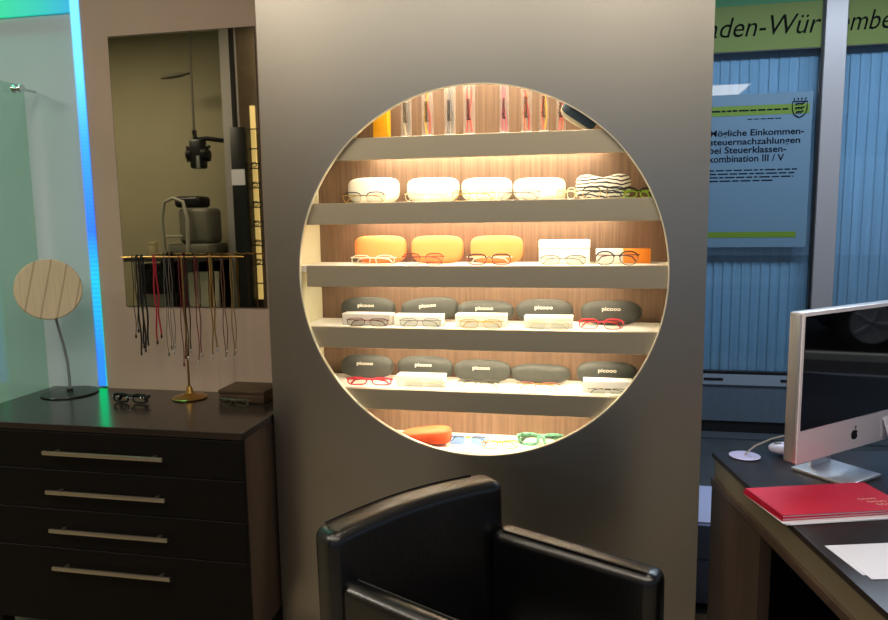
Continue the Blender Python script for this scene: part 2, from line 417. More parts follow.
def loop(cx, cz, w, h, e, n=28):
    sp = lambda v, k: math.copysign(abs(v) ** k, v)
    return [(cx + w / 2 * sp(math.cos(2 * PI * k / n), e), 0, cz + h / 2 * sp(math.sin(2 * PI * k / n), e)) for k in range(n)]
def glasses(loc, label, mt, w=.132, h=.034, r=.0013, e=.7, group=None, rz=0, rx=0, lens=None, top=None, temple=None, open_=False, half=None):
    """a pair of spectacles, rims facing -y, standing on its rims, temples folded behind"""
    t = thing('eyeglasses', loc, label, 'glasses', group, rz)
    if rx: t.rotation_euler = (rx, 0, rz)
    lw = w * .40; cx = w * .265; cz = h / 2 + r
    for s in (-1, 1):
        P = loop(s * cx, cz, lw, h, e)
        rm = MB().tube(P, r, 6, True).obj('rim', half or mt, t, True)
        if top:
            Q = [p for p in P if p[2] >= cz + h * .12]; Q.sort(key=lambda p: p[0])
            MB().tube([(p[0], -.0004, p[2] + r * .6) for p in Q], r * 1.7, 6).obj('brow_bar', top, rm, True)
        n = len(P); lb = MB(); vs = [lb.bm.verts.new((p[0], .0002, p[2])) for p in P]; lb.bm.faces.new(vs)
        lb.obj('lens', lens or LENS, t)
    MB().tube([(-cx + lw / 2, 0, cz + h * .12), (-.004, -.002, cz + h * .24), (.004, -.002, cz + h * .24), (cx - lw / 2, 0, cz + h * .12)], r * 1.2, 6).obj('bridge', top or mt, t, True)
    for s in (-1, 1):
        xh = s * (cx + lw / 2); zh = cz + h * .25
        if open_: pth = [(xh, 0, zh), (xh + s * .004, .005, zh), (xh + s * .003, .055, zh), (xh, .085, zh - .004), (xh - s * .004, .105, max(.002, zh - .024))]
        else: pth = [(xh, 0, zh), (xh + s * .004, .004, zh), (xh + s * .002, .009 + .003 * s, zh), (-s * w * .18, .013 + .004 * s, zh - .002), (-s * w * .34, .013 + .004 * s, zh - .006), (-s * w * .42, .013 + .004 * s, max(.002, zh - .020))]
        MB().tube(pth, [r * 1.3] * (len(pth) - 2) + [r * 1.6, r * 1.6], 6).obj('temple', temple or mt, t, True)
    return t
GOLDF = mat('gold_frame', (196, 160, 70), .3, .9)
BLKF = mat('black_frame', (24, 20, 18), .3)
BRNF = mat('brown_frame', (92, 44, 26), .3)
WINE = mat('wine_frame', (110, 26, 26), .3)
REDF = mat('red_frame', (208, 44, 62), .3)
PINK = mat('pink_frame', (226, 120, 130), .3)
GREYF = mat('gunmetal_frame', (110, 104, 92), .3, .7)
LIME = mat('lime_frame', (150, 200, 40), .35)
WHTF = mat('white_frame', (226, 222, 205), .3)
IVORY = mat('ivory_frame', (214, 204, 160), .3)
def gl(px0, px1, row, Y, mt, label, h=.033, **k):
    a = at(px0, 200, Y); c = at(px1, 200, Y); k.setdefault('w', c.x - a.x)
    z = sz(row) + k.pop('dz', 0)
    return glasses(((a.x + c.x) / 2, Y, z + .0005), label, mt, h=h, **k)
G = 'eyeglasses lined up on the lit shelves'
gl(342, 386, 1, .055, GOLDF, 'gold rimmed glasses with a black bridge before the leftmost white case', top=BLKF, r=.0010, group=G)
gl(404, 450, 1, .070, IVORY, 'thin pale gold glasses before the second white case', r=.0009, group=G)
gl(451, 496, 1, .050, GOLDF, 'thin gold glasses between the second and third white cases', r=.0010, group=G, rz=rad(6))
gl(497, 541, 1, .062, GREYF, 'thin metal glasses before the third and fourth white cases', r=.0008, group=G)
gl(560, 572.0, 1, .080, IVORY, 'ivory framed glasses turned sideways left of the zebra case', w=.10, group=G, rz=rad(-52), r=.0016)
gl(581, 626, 1, .048, BLKF, 'dark browline glasses before the zebra case', group=G, top=BLKF, half=GOLDF, r=.0010)
gl(622, 655, 1, .080, LIME, 'lime green glasses at the right end of the white case shelf', w=.105, group=G, rz=rad(28), r=.0017, top=BLKF, temple=LIME, h=.028)
gl(348, 395, 2, .055, WHTF, 'white framed glasses before the leftmost orange case', group=G, r=.0016, h=.030, rz=rad(-4))
gl(400, 444, 2, .048, WINE, 'dark red browline glasses before the middle orange case', group=G, top=WINE, half=GREYF, r=.0010, h=.036)
gl(466, 512, 2, .055, WINE, 'black and red glasses before the rightmost orange case', group=G, top=BLKF, r=.0014, h=.032, temple=WHTF)
gl(539, 588, 2, .055, GREYF, 'thin black metal glasses before the plain white box', group=G, top=BLKF, half=GREYF, r=.0008, h=.028)
gl(595, 641, 2, .042, BRNF, 'round brown wire glasses before the orange and white box', group=G, r=.0013, h=.040, e=.9, top=BLKF, half=GREYF)
gl(342, 386, 3, .040, BRNF, 'brown glasses in front of the leftmost display block, upper dark shelf', group=G, r=.0013, h=.026)
gl(396, 440, 3, .040, GREYF, 'grey wire glasses in front of the boldly printed charcoal case', group=G, r=.0009, h=.028)
gl(457, 503, 3, .038, GOLDF, 'gold and grey glasses before the middle block, upper dark shelf', group=G, r=.0010, h=.028)
gl(526, 572, 3, .038, IVORY, 'pale rimmed glasses before the fourth block, upper dark shelf', group=G, r=.0010, h=.028)
gl(579, 627, 3, .060, REDF, 'red rimmed glasses at the right of the upper dark shelf', group=G, r=.0013, h=.030, top=REDF, half=PINK)
gl(341, 388, 4, .060, REDF, 'crimson framed glasses at the left end of the lower dark shelf', group=G, r=.0020, h=.024, rz=rad(4))
gl(400, 444, 4, .040, IVORY, 'pale glasses before the left block, lower dark shelf', group=G, r=.0008, h=.026)
gl(455, 499, 4, .060, GREYF, 'grey wire glasses before the middle case, lower dark shelf', group=G, r=.0009, h=.030)
gl(516, 562, 4, .060, PINK, 'pale pink glasses before the unprinted charcoal case', group=G, r=.0009, h=.028, temple=GOLDF)
gl(590, 632, 4, .040, BLKF, 'thin black glasses before the right block, lower dark shelf', group=G, r=.0008, h=.022, half=IVORY)
# bottom shelf: orange case, blue lenses, green frame
Z5 = sz(5)
a = at(402, 440, .09); c = at(452, 440, .09)
t = thing('glasses_case', ((a.x + c.x) / 2, .085, Z5), 'orange fabric glasses case lying at the left of the bottom shelf', 'glasses case')
wv = (c.x - a.x) / 2
MB().sellip(wv, .040, .029, .5, .7, M=Matrix.Translation((0, 0, .032)) @ Matrix.Rotation(rad(-3), 4, 'Y'), fn=lambda x, y, z: (x, y, z * (.80 + .28 * x / wv))).obj('case_shell', mat('coral_fabric', (236, 92, 48), .6), t, True)
MB().tube([(wv * 1.004 * math.cos(k * PI / 24), -.0405 * abs(math.sin(k * PI / 24)) ** .7, .034) for k in range(25)], .0008, 5).obj('lid_seam', mat('coral_seam', (200, 66, 34), .6), t, True)
def on5(px, Y): return at(px, 440, Y).x
glasses((on5(468, .09), .09, Z5 + .0005), 'blue tinted rimless glasses beside the orange fabric case', GOLDF, w=.140, h=.034, r=.0010, lens=BLUEL, half=mat('pale_blue_rim', (190, 205, 230), .2))
glasses((on5(500, .07), .07, Z5 + .0005), 'thin gold glasses left of the green patterned frame', GOLDF, w=.125, h=.028, r=.0011, rz=rad(10))
def green_mat():
    return mat('green_mottled', (120, 190, 150), .3, rgb2=(28, 60, 44), nscale=70, noise=1)
a = at(517, 440, .11); c = at(565, 440, .11)
glasses(((a.x + c.x) / 2, .12, Z5 + .0005), 'green mottled thick framed glasses at the right of the bottom shelf', green_mat(), w=c.x - a.x, h=.036, r=.0048, e=.65)
# top row: yellow box, clear tubes with cords, blue-grey case
YEL = mat('yellow_card', (240, 176, 20), .5, noise=30, nscale=12)
a = at(373, 130, .10); c = at(387.5, 130, .10)
t = thing('yellow_box', ((a.x + c.x) / 2, .10, sz(0)), 'yellow box standing at the left end of the top shelf', 'box')
w = c.x - a.x
MB().box(-w / 2, w / 2, 0, .04, .0005, .125, bevel=.002).obj('box_base', YEL, t, True); MB().box(-w / 2 - .001, w / 2 + .001, -.001, .041, .125, .15, bevel=.002).obj('lid', YEL, t, True)
TUBEB = 'clear packs with cords standing on the top shelf'
CORAL = mat('coral_cord', (226, 70, 52), .5); OLIVEC = mat('cream_cord', (226, 214, 170), .5); GREYC = mat('grey_cord', (150, 152, 148), .5)
PINKC = mat('pink_cord', (232, 110, 130), .5); YELC = mat('yellow_cord', (246, 200, 30), .5); REDC = mat('red_cord', (190, 30, 40), .5); ORC = mat('orange_cord', (238, 120, 60), .5)
tubes = ((401.5, 411.5, GREYC, OLIVEC, 'clear pack with a cream cord, leftmost beside the yellow box', .150),
         (422.5, 433, CORAL, YELC, 'clear pack with a coral and yellow cord, second from the left', .150),
         (445, 455.5, GREYC, GREYC, 'clear pack with a grey cord, third from the left', .158),
         (464, 475, CORAL, CORAL, 'clear pack with a bright coral cord left of the opening centre', .160),
         (500, 509, PINKC, PINKC, 'clear pack with a pink cord just right of the opening centre', .160),
         (521.5, 532, CORAL, ORC, 'clear pack with a coral cord between the pink and yellow ones', .158),
         (539.5, 548.5, YELC, ORC, 'clear pack with a yellow cord on the top shelf', .150),
         (556, 565.5, ORC, CORAL, 'clear pack with an orange cord beside the blue-grey case', .120))
for x0, x1, m1, m2, lab, H in tubes:
    a = at(x0, 130, .06); c = at(x1, 130, .06); w = c.x - a.x
    t = thing('cord_pack', ((a.x + c.x) / 2, .06 if x0 < 550 else .082, sz(0)), lab, 'cord pack', TUBEB)
    MB().box(-w / 2, w / 2, -w * .35, w * .35, .006, H, bevel=.003).obj('clear_sleeve', FILM, t, True)
    MB().box(-w / 2 - .0005, w / 2 + .0005, -w * .35 - .0005, w * .35 + .0005, .0003, .0065, bevel=.0005, seg=1).obj('end_cap', WHITEP, t)
    for q, mm in ((1, m1), (-1, m2)):
        ph = random.random() * 2
        MB().tube([(q * w * .22 * math.sin(ph + z * 26), q * .002, .010 + z) for z in [i * (H - .02) / 16 for i in range(17)]], .0032, 6).obj('cord', mm, t, True)
    text('logo_print', 'picooo', INK, t, front(-w * .05, -w * .35 - .0006, .078, rad(90)), width=.062, height=w * .50, align='CENTER', bold=.03)
a = at(581, 120, .04)
t = thing('glasses_case', (a.x, .040, sz(0)), 'dark blue-grey glasses case tilted against the right end of the top shelf', 'glasses case')
Mx = Matrix.Translation((-.004, 0, .046)) @ Matrix.Rotation(rad(33), 4, 'Y')
MB().sellip(.058, .018, .029, .62, .8, M=Mx, fn=lambda x, y, z: (x, y, z * (1 if z > 0 else .82))).obj('lid', mat('slate_case', (62, 78, 92), .45), t, True)
tag(MB().sellip(.056, .019, .028, .75, .8, M=Mx, fn=lambda x, y, z: (x - .003, y + .003, (z * .2 if z > 0 else z) - .003)).obj('case_shell', mat('cream_case', (214, 204, 176), .4), t, True), 'cream underside')

# ------------------------------------------------------------------ mirror on the wall
mr = thing('wall_mirror', (-1.12, WY - .02, 1.12), 'large frameless rectangular mirror on the beige wall beside the steel cabinet', 'mirror')
mx0, mx1, mz0, mz1 = -1.402, -.822, 1.128, 2.125
MB().box(mx0 + 1.12, mx1 + 1.12, -.006, -.0006, mz0 - 1.12, mz1 - 1.12).obj('mirror_glass', MIRR, mr)
MB().box(mx0 + 1.12 - .0015, mx1 + 1.12 + .0015, -.0055, -.0002, mz0 - 1.12 - .0015, mz1 - 1.12 + .0015).obj('back_edge', mat('mirror_edge', (70, 66, 52), .5), mr)

# ------------------------------------------------------------------ RGB light strip and the green wall wash
def strip_mat(name, stops, es):
    M = bpy.data.materials.new(name); M.use_nodes = True; nt = M.node_tree; L = nt.links.new
    b = nt.nodes['Principled BSDF']; b.inputs['Base Color'].default_value = (.03, .03, .03, 1)
    tc = nt.nodes.new('ShaderNodeTexCoord'); sp = nt.nodes.new('ShaderNodeSeparateXYZ'); cr = nt.nodes.new('ShaderNodeValToRGB')
    L(tc.outputs['Generated'], sp.inputs[0]); L(sp.outputs['X' if name.startswith('cove') else 'Z'], cr.inputs[0])
    e = cr.color_ramp.elements; e[0].position = stops[0][0]; e[0].color = lin(stops[0][1]); e[1].position = stops[-1][0]; e[1].color = lin(stops[-1][1])
    for p, c in stops[1:-1]: q = e.new(p); q.color = lin(c)
    L(cr.outputs[0], b.inputs['Emission Color']); b.inputs['Emission Strength'].default_value = es
    return M
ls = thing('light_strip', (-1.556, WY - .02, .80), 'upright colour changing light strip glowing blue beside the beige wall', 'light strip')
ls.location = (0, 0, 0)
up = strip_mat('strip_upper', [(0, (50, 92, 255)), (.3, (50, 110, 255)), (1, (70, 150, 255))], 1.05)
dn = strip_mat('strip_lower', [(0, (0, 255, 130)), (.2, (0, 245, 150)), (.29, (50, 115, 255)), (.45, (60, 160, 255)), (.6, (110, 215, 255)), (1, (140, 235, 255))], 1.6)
U = MB(); Dn = MB(); z = .805; sx0, sx1 = -1.553, -1.516; yb = WY - .016; st = .005; tdp = .012  # ridges added so the dresser top mirrors green while the strip looks blue
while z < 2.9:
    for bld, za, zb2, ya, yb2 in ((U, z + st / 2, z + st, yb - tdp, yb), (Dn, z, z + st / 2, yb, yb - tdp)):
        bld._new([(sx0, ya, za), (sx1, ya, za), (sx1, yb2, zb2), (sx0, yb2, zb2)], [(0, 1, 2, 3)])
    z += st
tag(U.obj('glow_ridges', up, ls), 'blue glowing upper faces of the added ridges')
tag(Dn.obj('glow_ridges', dn, ls), 'green lower faces of the added ridges, for the green reflection below')
box('channel', SATIN, (sx0 - .002, sx1 + .0005, yb, WY - .001, .802, 2.95), ls)
cove = strip_mat('cove_glow', [(0, (0, 225, 140)), (.76, (0, 222, 155)), (.9, (0, 205, 190)), (1, (10, 180, 225))], .95)
cv = thing('wall_wash_band', (-3, WY, 2.22), 'green light wash on the wall at the top left, as an added glowing band', 'light band')
cv.location = (0, 0, 0)
box('glow_band', cove, (-2.9, sx0 - .004, WY - .012, WY - .001, 2.228, 2.56), cv)  # glowing band stands in for green light falling on the wall
box('band_channel', WHITEP, (-2.9, sx0 - .004, WY - .012, WY - .001, 2.561, 2.60), cv)
area('cove_wash', (-2.1, WY - .05, 2.5), 1.0, .04, 3.5, (.15, 1, .65), (rad(25), 0, 0))


# ------------------------------------------------------------------ glass partition at the left
gp = thing('glass_partition', (-1.765, .08, 0), 'greenish glass partition held by a steel clamp at the left edge', 'glass partition')
MB().box(-.005, .005, -.30, .165, .0, 1.965, bevel=.001, seg=1).obj('glass_pane', TINTG, gp)
k = MB(); k.lathe([(.0, 0), (.016, 0), (.016, .012), (.009, .014), (.009, .026), (.015, .028), (.015, .036), (0, .037)], seg=20, M=Matrix.Translation((.006, .115, 1.945)) @ Matrix.Rotation(rad(90), 4, 'Y'))
k.tube([(.03, .115, 1.945), (.03, .195, 1.945)], .005, 8)
k.obj('clamp', CHROME, gp, True)

# ------------------------------------------------------------------ dresser
DX0, DX1, DY0 = -1.752, -.697, -.216
dr = thing('dresser', ((DX0 + DX1) / 2, 0, 0), 'dark wood dresser with four long-handled drawers under the mirror', 'dresser'); dr.location = (0, 0, 0)
b = MB().box(DX0, DX1, DY0 + .022, WY - .022, .105, .776); b.obj('body', DARKS, dr)
MB().box(DX0 - .002, DX1 + .004, DY0 - .002, WY - .0215, .777, .80, bevel=.0015, seg=1).obj('dresser_top', DARK, dr)
for x in (DX0 + .03, DX1 - .08):
    for y in (DY0 + .05, WY - .12): MB().box(x, x + .05, y, y + .05, .0, .105).obj('foot', BLACKM, dr)
dz = [(.648, .773), (.513, .645), (.378, .510), (.110, .375)]
hz = [.71, .577, .445, .314]
for i, (z0, z1) in enumerate(dz):
    d = MB().box(DX0, DX1, DY0, DY0 + .021, z0, z1, bevel=.001, seg=1).obj('drawer', DARKF, dr)
    hd = MB().box(-1.386, -.953, DY0 - .030, DY0 - .020, hz[i] - .007, hz[i] + .007, bevel=.003)
    for x in (-1.345, -.994): hd.box(x - .005, x + .005, DY0 - .022, DY0 - .0002, hz[i] - .004, hz[i] + .004)
    hd.obj('handle', SATIN, d, True)

# round mirror on a bent stem
tm = thing('table_mirror', (-1.60, .165, .80), 'round disc mirror with a painted pale beige reflection on a bent grey stem at the left of the dresser', 'mirror')
MB().lathe([(0, .0005), (.100, .0005), (.102, .003), (.100, .006), (.012, .009), (.010, .02), (0, .02)], seg=40).obj('base', mat('dark_base', (40, 46, 44), .3, .5), tm, True)
MB().tube([(0, 0, .012), (.001, 0, .06), (-.001, .0, .12), (-.004, -.01, .19), (-.001, -.03, .25), (.006, -.052, .305)], .0052, 10).obj('stem', mat('grey_stem', (150, 156, 156), .4, .5), tm, True)
def disc_mat():  # matt face: the mirror's reflection is painted into its colour and lines
    M = bpy.data.materials.new('disc_face'); M.use_nodes = True; nt = M.node_tree; L = nt.links.new; b = nt.nodes['Principled BSDF']; b.inputs['Roughness'].default_value = .55
    tc = nt.nodes.new('ShaderNodeTexCoord'); mp = nt.nodes.new('ShaderNodeMapping'); mp.inputs['Rotation'].default_value = (0, 0, rad(13))
    w = nt.nodes.new('ShaderNodeTexWave'); w.inputs['Scale'].default_value = 6.0; w.inputs['Distortion'].default_value = .25; w.inputs['Phase Offset'].default_value = 1.0
    cr = nt.nodes.new('ShaderNodeValToRGB'); cr.color_ramp.elements[0].color = lin((168, 148, 116)); cr.color_ramp.elements[1].color = lin((208, 192, 158)); cr.color_ramp.elements[1].position = .05
    nz = nt.nodes.new('ShaderNodeTexNoise'); nz.inputs['Scale'].default_value = 40; mp2 = nt.nodes.new('ShaderNodeMapping'); mp2.inputs['Scale'].default_value = (3, .2, 1); mp2.inputs['Rotation'].default_value = (0, 0, rad(13))
    mx = nt.nodes.new('ShaderNodeMixRGB'); mx.blend_type = 'MULTIPLY'; mx.inputs[0].default_value = .25
    L(tc.outputs['Object'], mp.inputs[0]); L(mp.outputs[0], w.inputs[0]); L(w.outputs['Fac'], cr.inputs[0]); L(tc.outputs['Object'], mp2.inputs[0]); L(mp2.outputs[0], nz.inputs[0])
    L(cr.outputs[0], mx.inputs[1]); L(nz.outputs['Fac'], mx.inputs[2]); L(mx.outputs[0], b.inputs['Base Color'])
    return M
cpt = Vector((-1.602, .10, 1.207)) - Vector((-1.60, .165, .80))
nrm = (CAM - Vector((-1.6, .1, 1.2))).normalized(); nrm.z += .12; nrm.normalize()
q = nrm.to_track_quat('Z', 'Y'); Mq = Matrix.Translation(cpt) @ q.to_matrix().to_4x4()
dk = MB().lathe([(0, -.006), (.108, -.006), (.112, -.002), (.112, .003), (.109, .006), (0, .006)], seg=56).obj('mirror_disc', disc_mat(), tm, True)
dk.matrix_local = Mq
MB().lathe([(0, -.022), (.016, -.022), (.016, -.006), (0, -.006)], seg=16, M=Mq @ Matrix.Translation((0, -.095, 0))).obj('pivot', SATIN, tm, True)

# ------------------------------------------------------------------ brass cord stand
SXc, SYc = -1.096, .166
cs = thing('cord_stand', (SXc, SYc, .80), 'brass stand with a long crossbar holding glasses cords before the mirror', 'stand')
MB().lathe([(0, .0005), (.060, .0005), (.063, .004), (.058, .008), (.030, .012), (.016, .020), (.008, .045), (.0, .046)], seg=36).obj('base', BRASS, cs, True)
MB().tube([(0, 0, .04), (0, 0, .20), (-.001, 0, .53)], [.0042, .0032, .003], 10).obj('pole', BRASS, cs, True)
bz = .521
MB().tube([(-.243, 0, bz - .001), (-.12, 0, bz + .001), (0, 0, bz), (.12, 0, bz + .001), (.243, 0, bz)], .0028, 8).obj('crossbar', BRASS, cs, True)
barz = .80 + bz
def cord(px, pyb, mt, label, r=.0016, gapx=.010, spread=.004, clip=None, y_off=0, twist=0):
    top = at(px, 258, SYc); bot = at(px, pyb, SYc); Lh = barz - bot.z
    t = thing('glasses_cord', (top.x, SYc, barz), label, 'glasses cord', 'cords hanging from the brass stand')
    ph = random.random() * 6; rr = .0028 + r + .0004; n = 22
    for s in (-1, 1):
        pts = []
        if s == -1:
            for k in range(7):
                a_ = PI * k / 6; pts.append((-gapx * .0, -rr * math.cos(a_), rr * math.sin(a_)))
            MB().tube(pts, r, 6).obj('cord_loop', mt, t, True)
        L2 = Lh * (1 if s == -1 else .93)
        pts = [((s * spread * min(1, k / 6.) + spread * .8 * math.sin(ph + k * .55 + s)) * (k / n) ** .5, s * rr * (1 - .3 * k / n), -L2 * k / n) for k in range(n + 1)]
        st_ = MB().tube(pts, r, 6).obj('strand', mt, t, True)
        e = pts[-1]
        MB().sellip(.0035, .0035, .008, .9, .9, 10, 8, M=Matrix.Translation((e[0], e[1], e[2] - .008))).obj('end_clip', clip or mt, t, True)
    return t
CBLK = mat('cord_black', (16, 16, 18), .6); CRED = mat('cord_red', (150, 24, 40), .5); CDR = mat('cord_wine', (92, 26, 34), .5); CGRY = mat('cord_grey', (92, 90, 84), .5)
CGLD = mat('cord_gold', (150, 120, 70), .35, .5); CBRN = mat('cord_brown', (84, 62, 44), .5); CSLV = mat('clip_silver', (200, 200, 195), .3, .7)
cord(132.5, 334, CBLK, 'thin black cord, leftmost on the brass bar', .0016, clip=CBLK)
cord(137, 351, CBLK, 'thick black cord beside the leftmost on the brass bar', .0034)
cord(141.5, 348, CBLK, 'thick black cord just left of the bright red one', .0036)
cord(154, 340, CRED, 'bright red cord with a black tip on the brass bar', .0030, clip=CBLK)
cord(164, 352, CGRY, 'grey beaded cord right of the bright red one', .0014)
cord(169, 350, CGRY, 'dark grey cord with pale clip, second after the red one', .0014, clip=CSLV)
cord(179, 362, CDR, 'wine red cord just left of the brass pole', .0018)
cord(184.5, 356, CBLK, 'black cord hanging close to the brass pole', .0022, clip=CSLV)
cord(195, 360, CDR, 'wine red cord just right of the brass pole', .0020, clip=CSLV)
cord(210, 354, CGLD, 'golden cord in the middle of the right half of the bar', .0030, clip=CSLV)
cord(221.5, 357, CBRN, 'dark brown cord, second from the right end of the bar', .0018, clip=CSLV)
cord(230.5, 356, CGLD, 'light brown cord nearest the right end of the bar', .0018, clip=CSLV)
# pale clasp on a small grey bunch
# ------------------------------------------------------------------ small things on the dresser
glasses((-1.268, .062, .8005), 'black glasses with sparkling stones folded on the dresser', mat('sparkle_black', (12, 12, 13), .5), w=.150, h=.030, r=.0040, e=.6, rz=rad(-3))
sg = bpy.data.objects[-1] if False else None
jewel = mat('rhinestone', (240, 240, 240), .1, .9)
for o in [o for o in COL.objects if o.name.startswith('eyeglasses') and o.get('label', '').startswith('black glasses with sparkling')]:
    for x in (-.071, -.055, -.046, -.012, 0, .012, .046, .058):
        MB().sellip(.0028, .0022, .0028, 1, 1, 8, 6, M=Matrix.Translation((x, -.0055, .0245 if abs(x) > .02 else .021))).obj('stone', jewel, o, True)
bxo = thing('wooden_box', (-.87, .19, .80), 'worn dark brown wooden box at the right end of the dresser', 'box')
WB = mat('worn_brown', (74, 54, 34), .5, rgb2=(48, 36, 24), nscale=25, nstretch=(.4, 3, 3), noise=1)
MB().box(-.085, .088, -.065, .066, .0005, .032, bevel=.002).obj('box_base', WB, bxo, True)
MB().box(-.088, .091, -.068, .069, .0325, .046, bevel=.003).obj('lid', WB, bxo, True)
glasses((-.885, .095, .8005), 'thin grey metal glasses before the brown wooden box', GREYF, w=.13, h=.022, r=.0013, rz=rad(-5))

# ------------------------------------------------------------------ armchair
ch = thing('armchair', (.17, -.65, 0), 'black leather tub armchair in front of the steel cabinet', 'armchair'); ch.location = (0, 0, 0)
B2 = Vector((.098, -.42, 0)); db = Vector((math.cos(rad(228)), math.sin(rad(228)), 0)); fw = Vector((math.cos(rad(-26.0)), math.sin(rad(-26.0)), 0))
Wd = .49; Dp = .475; tb = .085; ta = .075
B1 = B2 + db * Wd; nb = Vector((math.cos(rad(-41)), math.sin(rad(-41)), 0)); na = (-Vector((-fw.y, fw.x, 0)))
def slab(p0, p1, nrm, th, z0, z1, arch=0, n=14, lean=0, bev=.026):
    """upholstered slab along p0-p1 with a gently arched top, leaning out by 'lean' at the top"""
    t = bmesh.new(); R = []
    for i in range(n + 1):
        f = i / n; p = p0.lerp(p1, f); zt = (z1 if not isinstance(z1, tuple) else z1[0] * (1 - f) + z1[1] * f) + arch * math.sin(PI * f)
        bow = -nrm * (.012 * math.sin(PI * f) if arch else 0)
        row = []
        for (off, z) in ((0, z0), (th, z0), (th, z0 * .3 + zt * .7), (th, zt), (0, zt), (0, z0 * .3 + zt * .7)):
            ln = -nrm * lean * ((z - z0) / (zt - z0))
            row.append(t.verts.new(p + nrm * off + ln + bow + Vector((0, 0, z))))
        R.append(row)
    for i in range(n):
        for k in range(6): t.faces.new((R[i][k], R[i + 1][k], R[i + 1][(k + 1) % 6], R[i][(k + 1) % 6]))
    t.faces.new(R[0]); t.faces.new(R[-1][::-1]); bmesh.ops.recalc_face_normals(t, faces=t.faces[:])
    ed = [e for e in t.edges if len(e.link_faces) == 2 and e.calc_face_angle(0) > rad(50)]
    bmesh.ops.bevel(t, geom=ed, offset=bev, segments=5, profile=.5, affect='EDGES')
    b = MB(); b.join(t); return b
bk = slab(B2, B1, nb, tb, .16, (.795, .782), .012, lean=.02).obj('backrest', LEATHER, ch, True)
F2 = B2 + fw * Dp; 
ar = slab(B2 + fw * .055 + na * .004, F2, na, ta, .16, .685).obj('armrest', LEATHER, ch, True)
B1i = B1 + (-db) * .0; F1 = B1 + fw * Dp
al = slab(B1 + fw * .055 - na * .004, F1, -na, .055, .16, .672).obj('armrest', LEATHER, ch, True)
# piping lines
def pipe(pts, parent): MB().tube(pts, .0028, 6).obj('piping', LEATHER, parent, True)
for (p0, nn, par, tk, zz) in ((B2 + fw * .085, na, ar, ta, .6845), (B1 + fw * .085, -na, al, .055, .6715)):
    pipe([p0 + nn * (tk - .014) + fw * (i * (Dp - .11) / 8) + Vector((0, 0, zz)) for i in range(9)], par)
pipe([B2.lerp(B1, f) + nb * .012 - nb * (.02 + .012 * math.sin(PI * f)) + Vector((0, 0, .794 - .013 * f + .012 * math.sin(PI * f))) for f in [.10 + .84 * i / 14 for i in range(15)]], bk)
sp_ = [B2 + fw * .07 + na * .085, F2 + na * .085 - fw * .02, F1 - na * .085 - fw * .02, B1 + fw * .07 - na * .085]
MB().prism([(p.x, p.y) for p in sp_], .17, .30, bevel=.01).obj('seat_frame', LEATHER, ch, True)
sp_ = [B2 + fw * .085 + na * .088, F2 + na * .088 - fw * .005, F1 - na * .088 - fw * .005, B1 + fw * .085 - na * .088]
MB().prism([(p.x, p.y) for p in sp_], .302, .44, bevel=.03, seg=5).obj('seat_cushion', LEATHER, ch, True)
for p in (B2 + fw * .05 + na * .03, F2 - fw * .04 + na * .04, F1 - fw * .04 - na * .04, B1 + fw * .05 - na * .03):
    MB().lathe([(0, 0), (.014, 0), (.018, .17), (0, .17)], c=(p.x, p.y, 0), seg=14).obj('leg', SATIN, ch, True)

# ------------------------------------------------------------------ desk
dA = Vector((.718, .045, 0)); du = Vector((.183, -.983, 0)).normalized(); dv = Vector((.983, .183, 0)).normalized()
MD = Matrix(((dv.x, -du.x, 0, dA.x), (dv.y, -du.y, 0, dA.y), (0, 0, 1, 0), (0, 0, 0, 1)))   # local x = across, local -y = towards the front
dz0 = .73
dk_ = thing('desk', (0, 0, 0), 'dark wood office desk with a metal edge band at the right', 'desk')
def dbox(name, b, mt, parent=dk_, bevel=0):
    return MB().box(*b, bevel=bevel, M=MD).obj(name, mt, parent, bevel > 0)
dbox('desktop', (0, 1.7, -1.5, 0, dz0 - .016, dz0), DESKW, bevel=.002)
BAND = mat('edge_band', (156, 146, 122), .38, .7)
dbox('edge_band', (.006, .024, -1.49, -.01, dz0 - .075, dz0 - .0165), BAND)
dbox('under_rail', (-.004, 1.69, -1.49, -.006, dz0 - .098, dz0 - .0755), mat('rail_wood', (70, 54, 44), .4, noise=10), bevel=.002)
dbox('side_panel', (.0, .03, -.36, -.008, 0, dz0 - .0985), DARKS)
dbox('side_panel', (1.60, 1.63, -1.45, -.008, 0, dz0 - .0985), DARKS)
dbox('modesty_panel', (.031, 1.59, -.04, -.012, .08, dz0 - .099), DARKF)
dr2 = dbox('drawer_unit', (.40, .85, -.95, -.2, .05, dz0 - .0995), DARKF)
def dl(x, y, z=dz0): return MD @ Vector((x, y, z))
DR = math.atan2(dv.y, dv.x)
# grommet with cable
p = Vector((.806, .018, dz0)); p = dl(.082, -.042)
g = thing('cable_grommet', p, 'pale lavender round cable grommet at the far corner of the desk', 'cable grommet')
LAV = mat('lavender_plastic', (186, 178, 214), .4)
MB().lathe([(.012, .0004), (.042, .0004), (.044, .003), (.038, .005), (.012, .005)], seg=32).obj('cover_ring', LAV, g, True)
MB().lathe([(0, .0003), (.0115, .0003), (.0115, .002), (0, .002)], seg=20).obj('cable_hole', BLACKM, g, True)
cb = MB().tube([p + Vector(v) for v in ((0, 0, .003), (.006, .001, .012), (.03, .0, .035), (.07, -.01, .06), (.12, -.03, .085), (.15, -.05, .09), (.168, -.062, .092))], .0028, 8).obj('power_cable', mat('cable_grey', (176, 170, 165), .5), None, True)
tag(cb, 'pale grey cable running from the desk grommet to the back of the computer', 'cable')
p = dl(.215, -.030)
ms = thing('computer_mouse', p, 'white oval mouse lying behind the left edge of the computer', 'mouse')
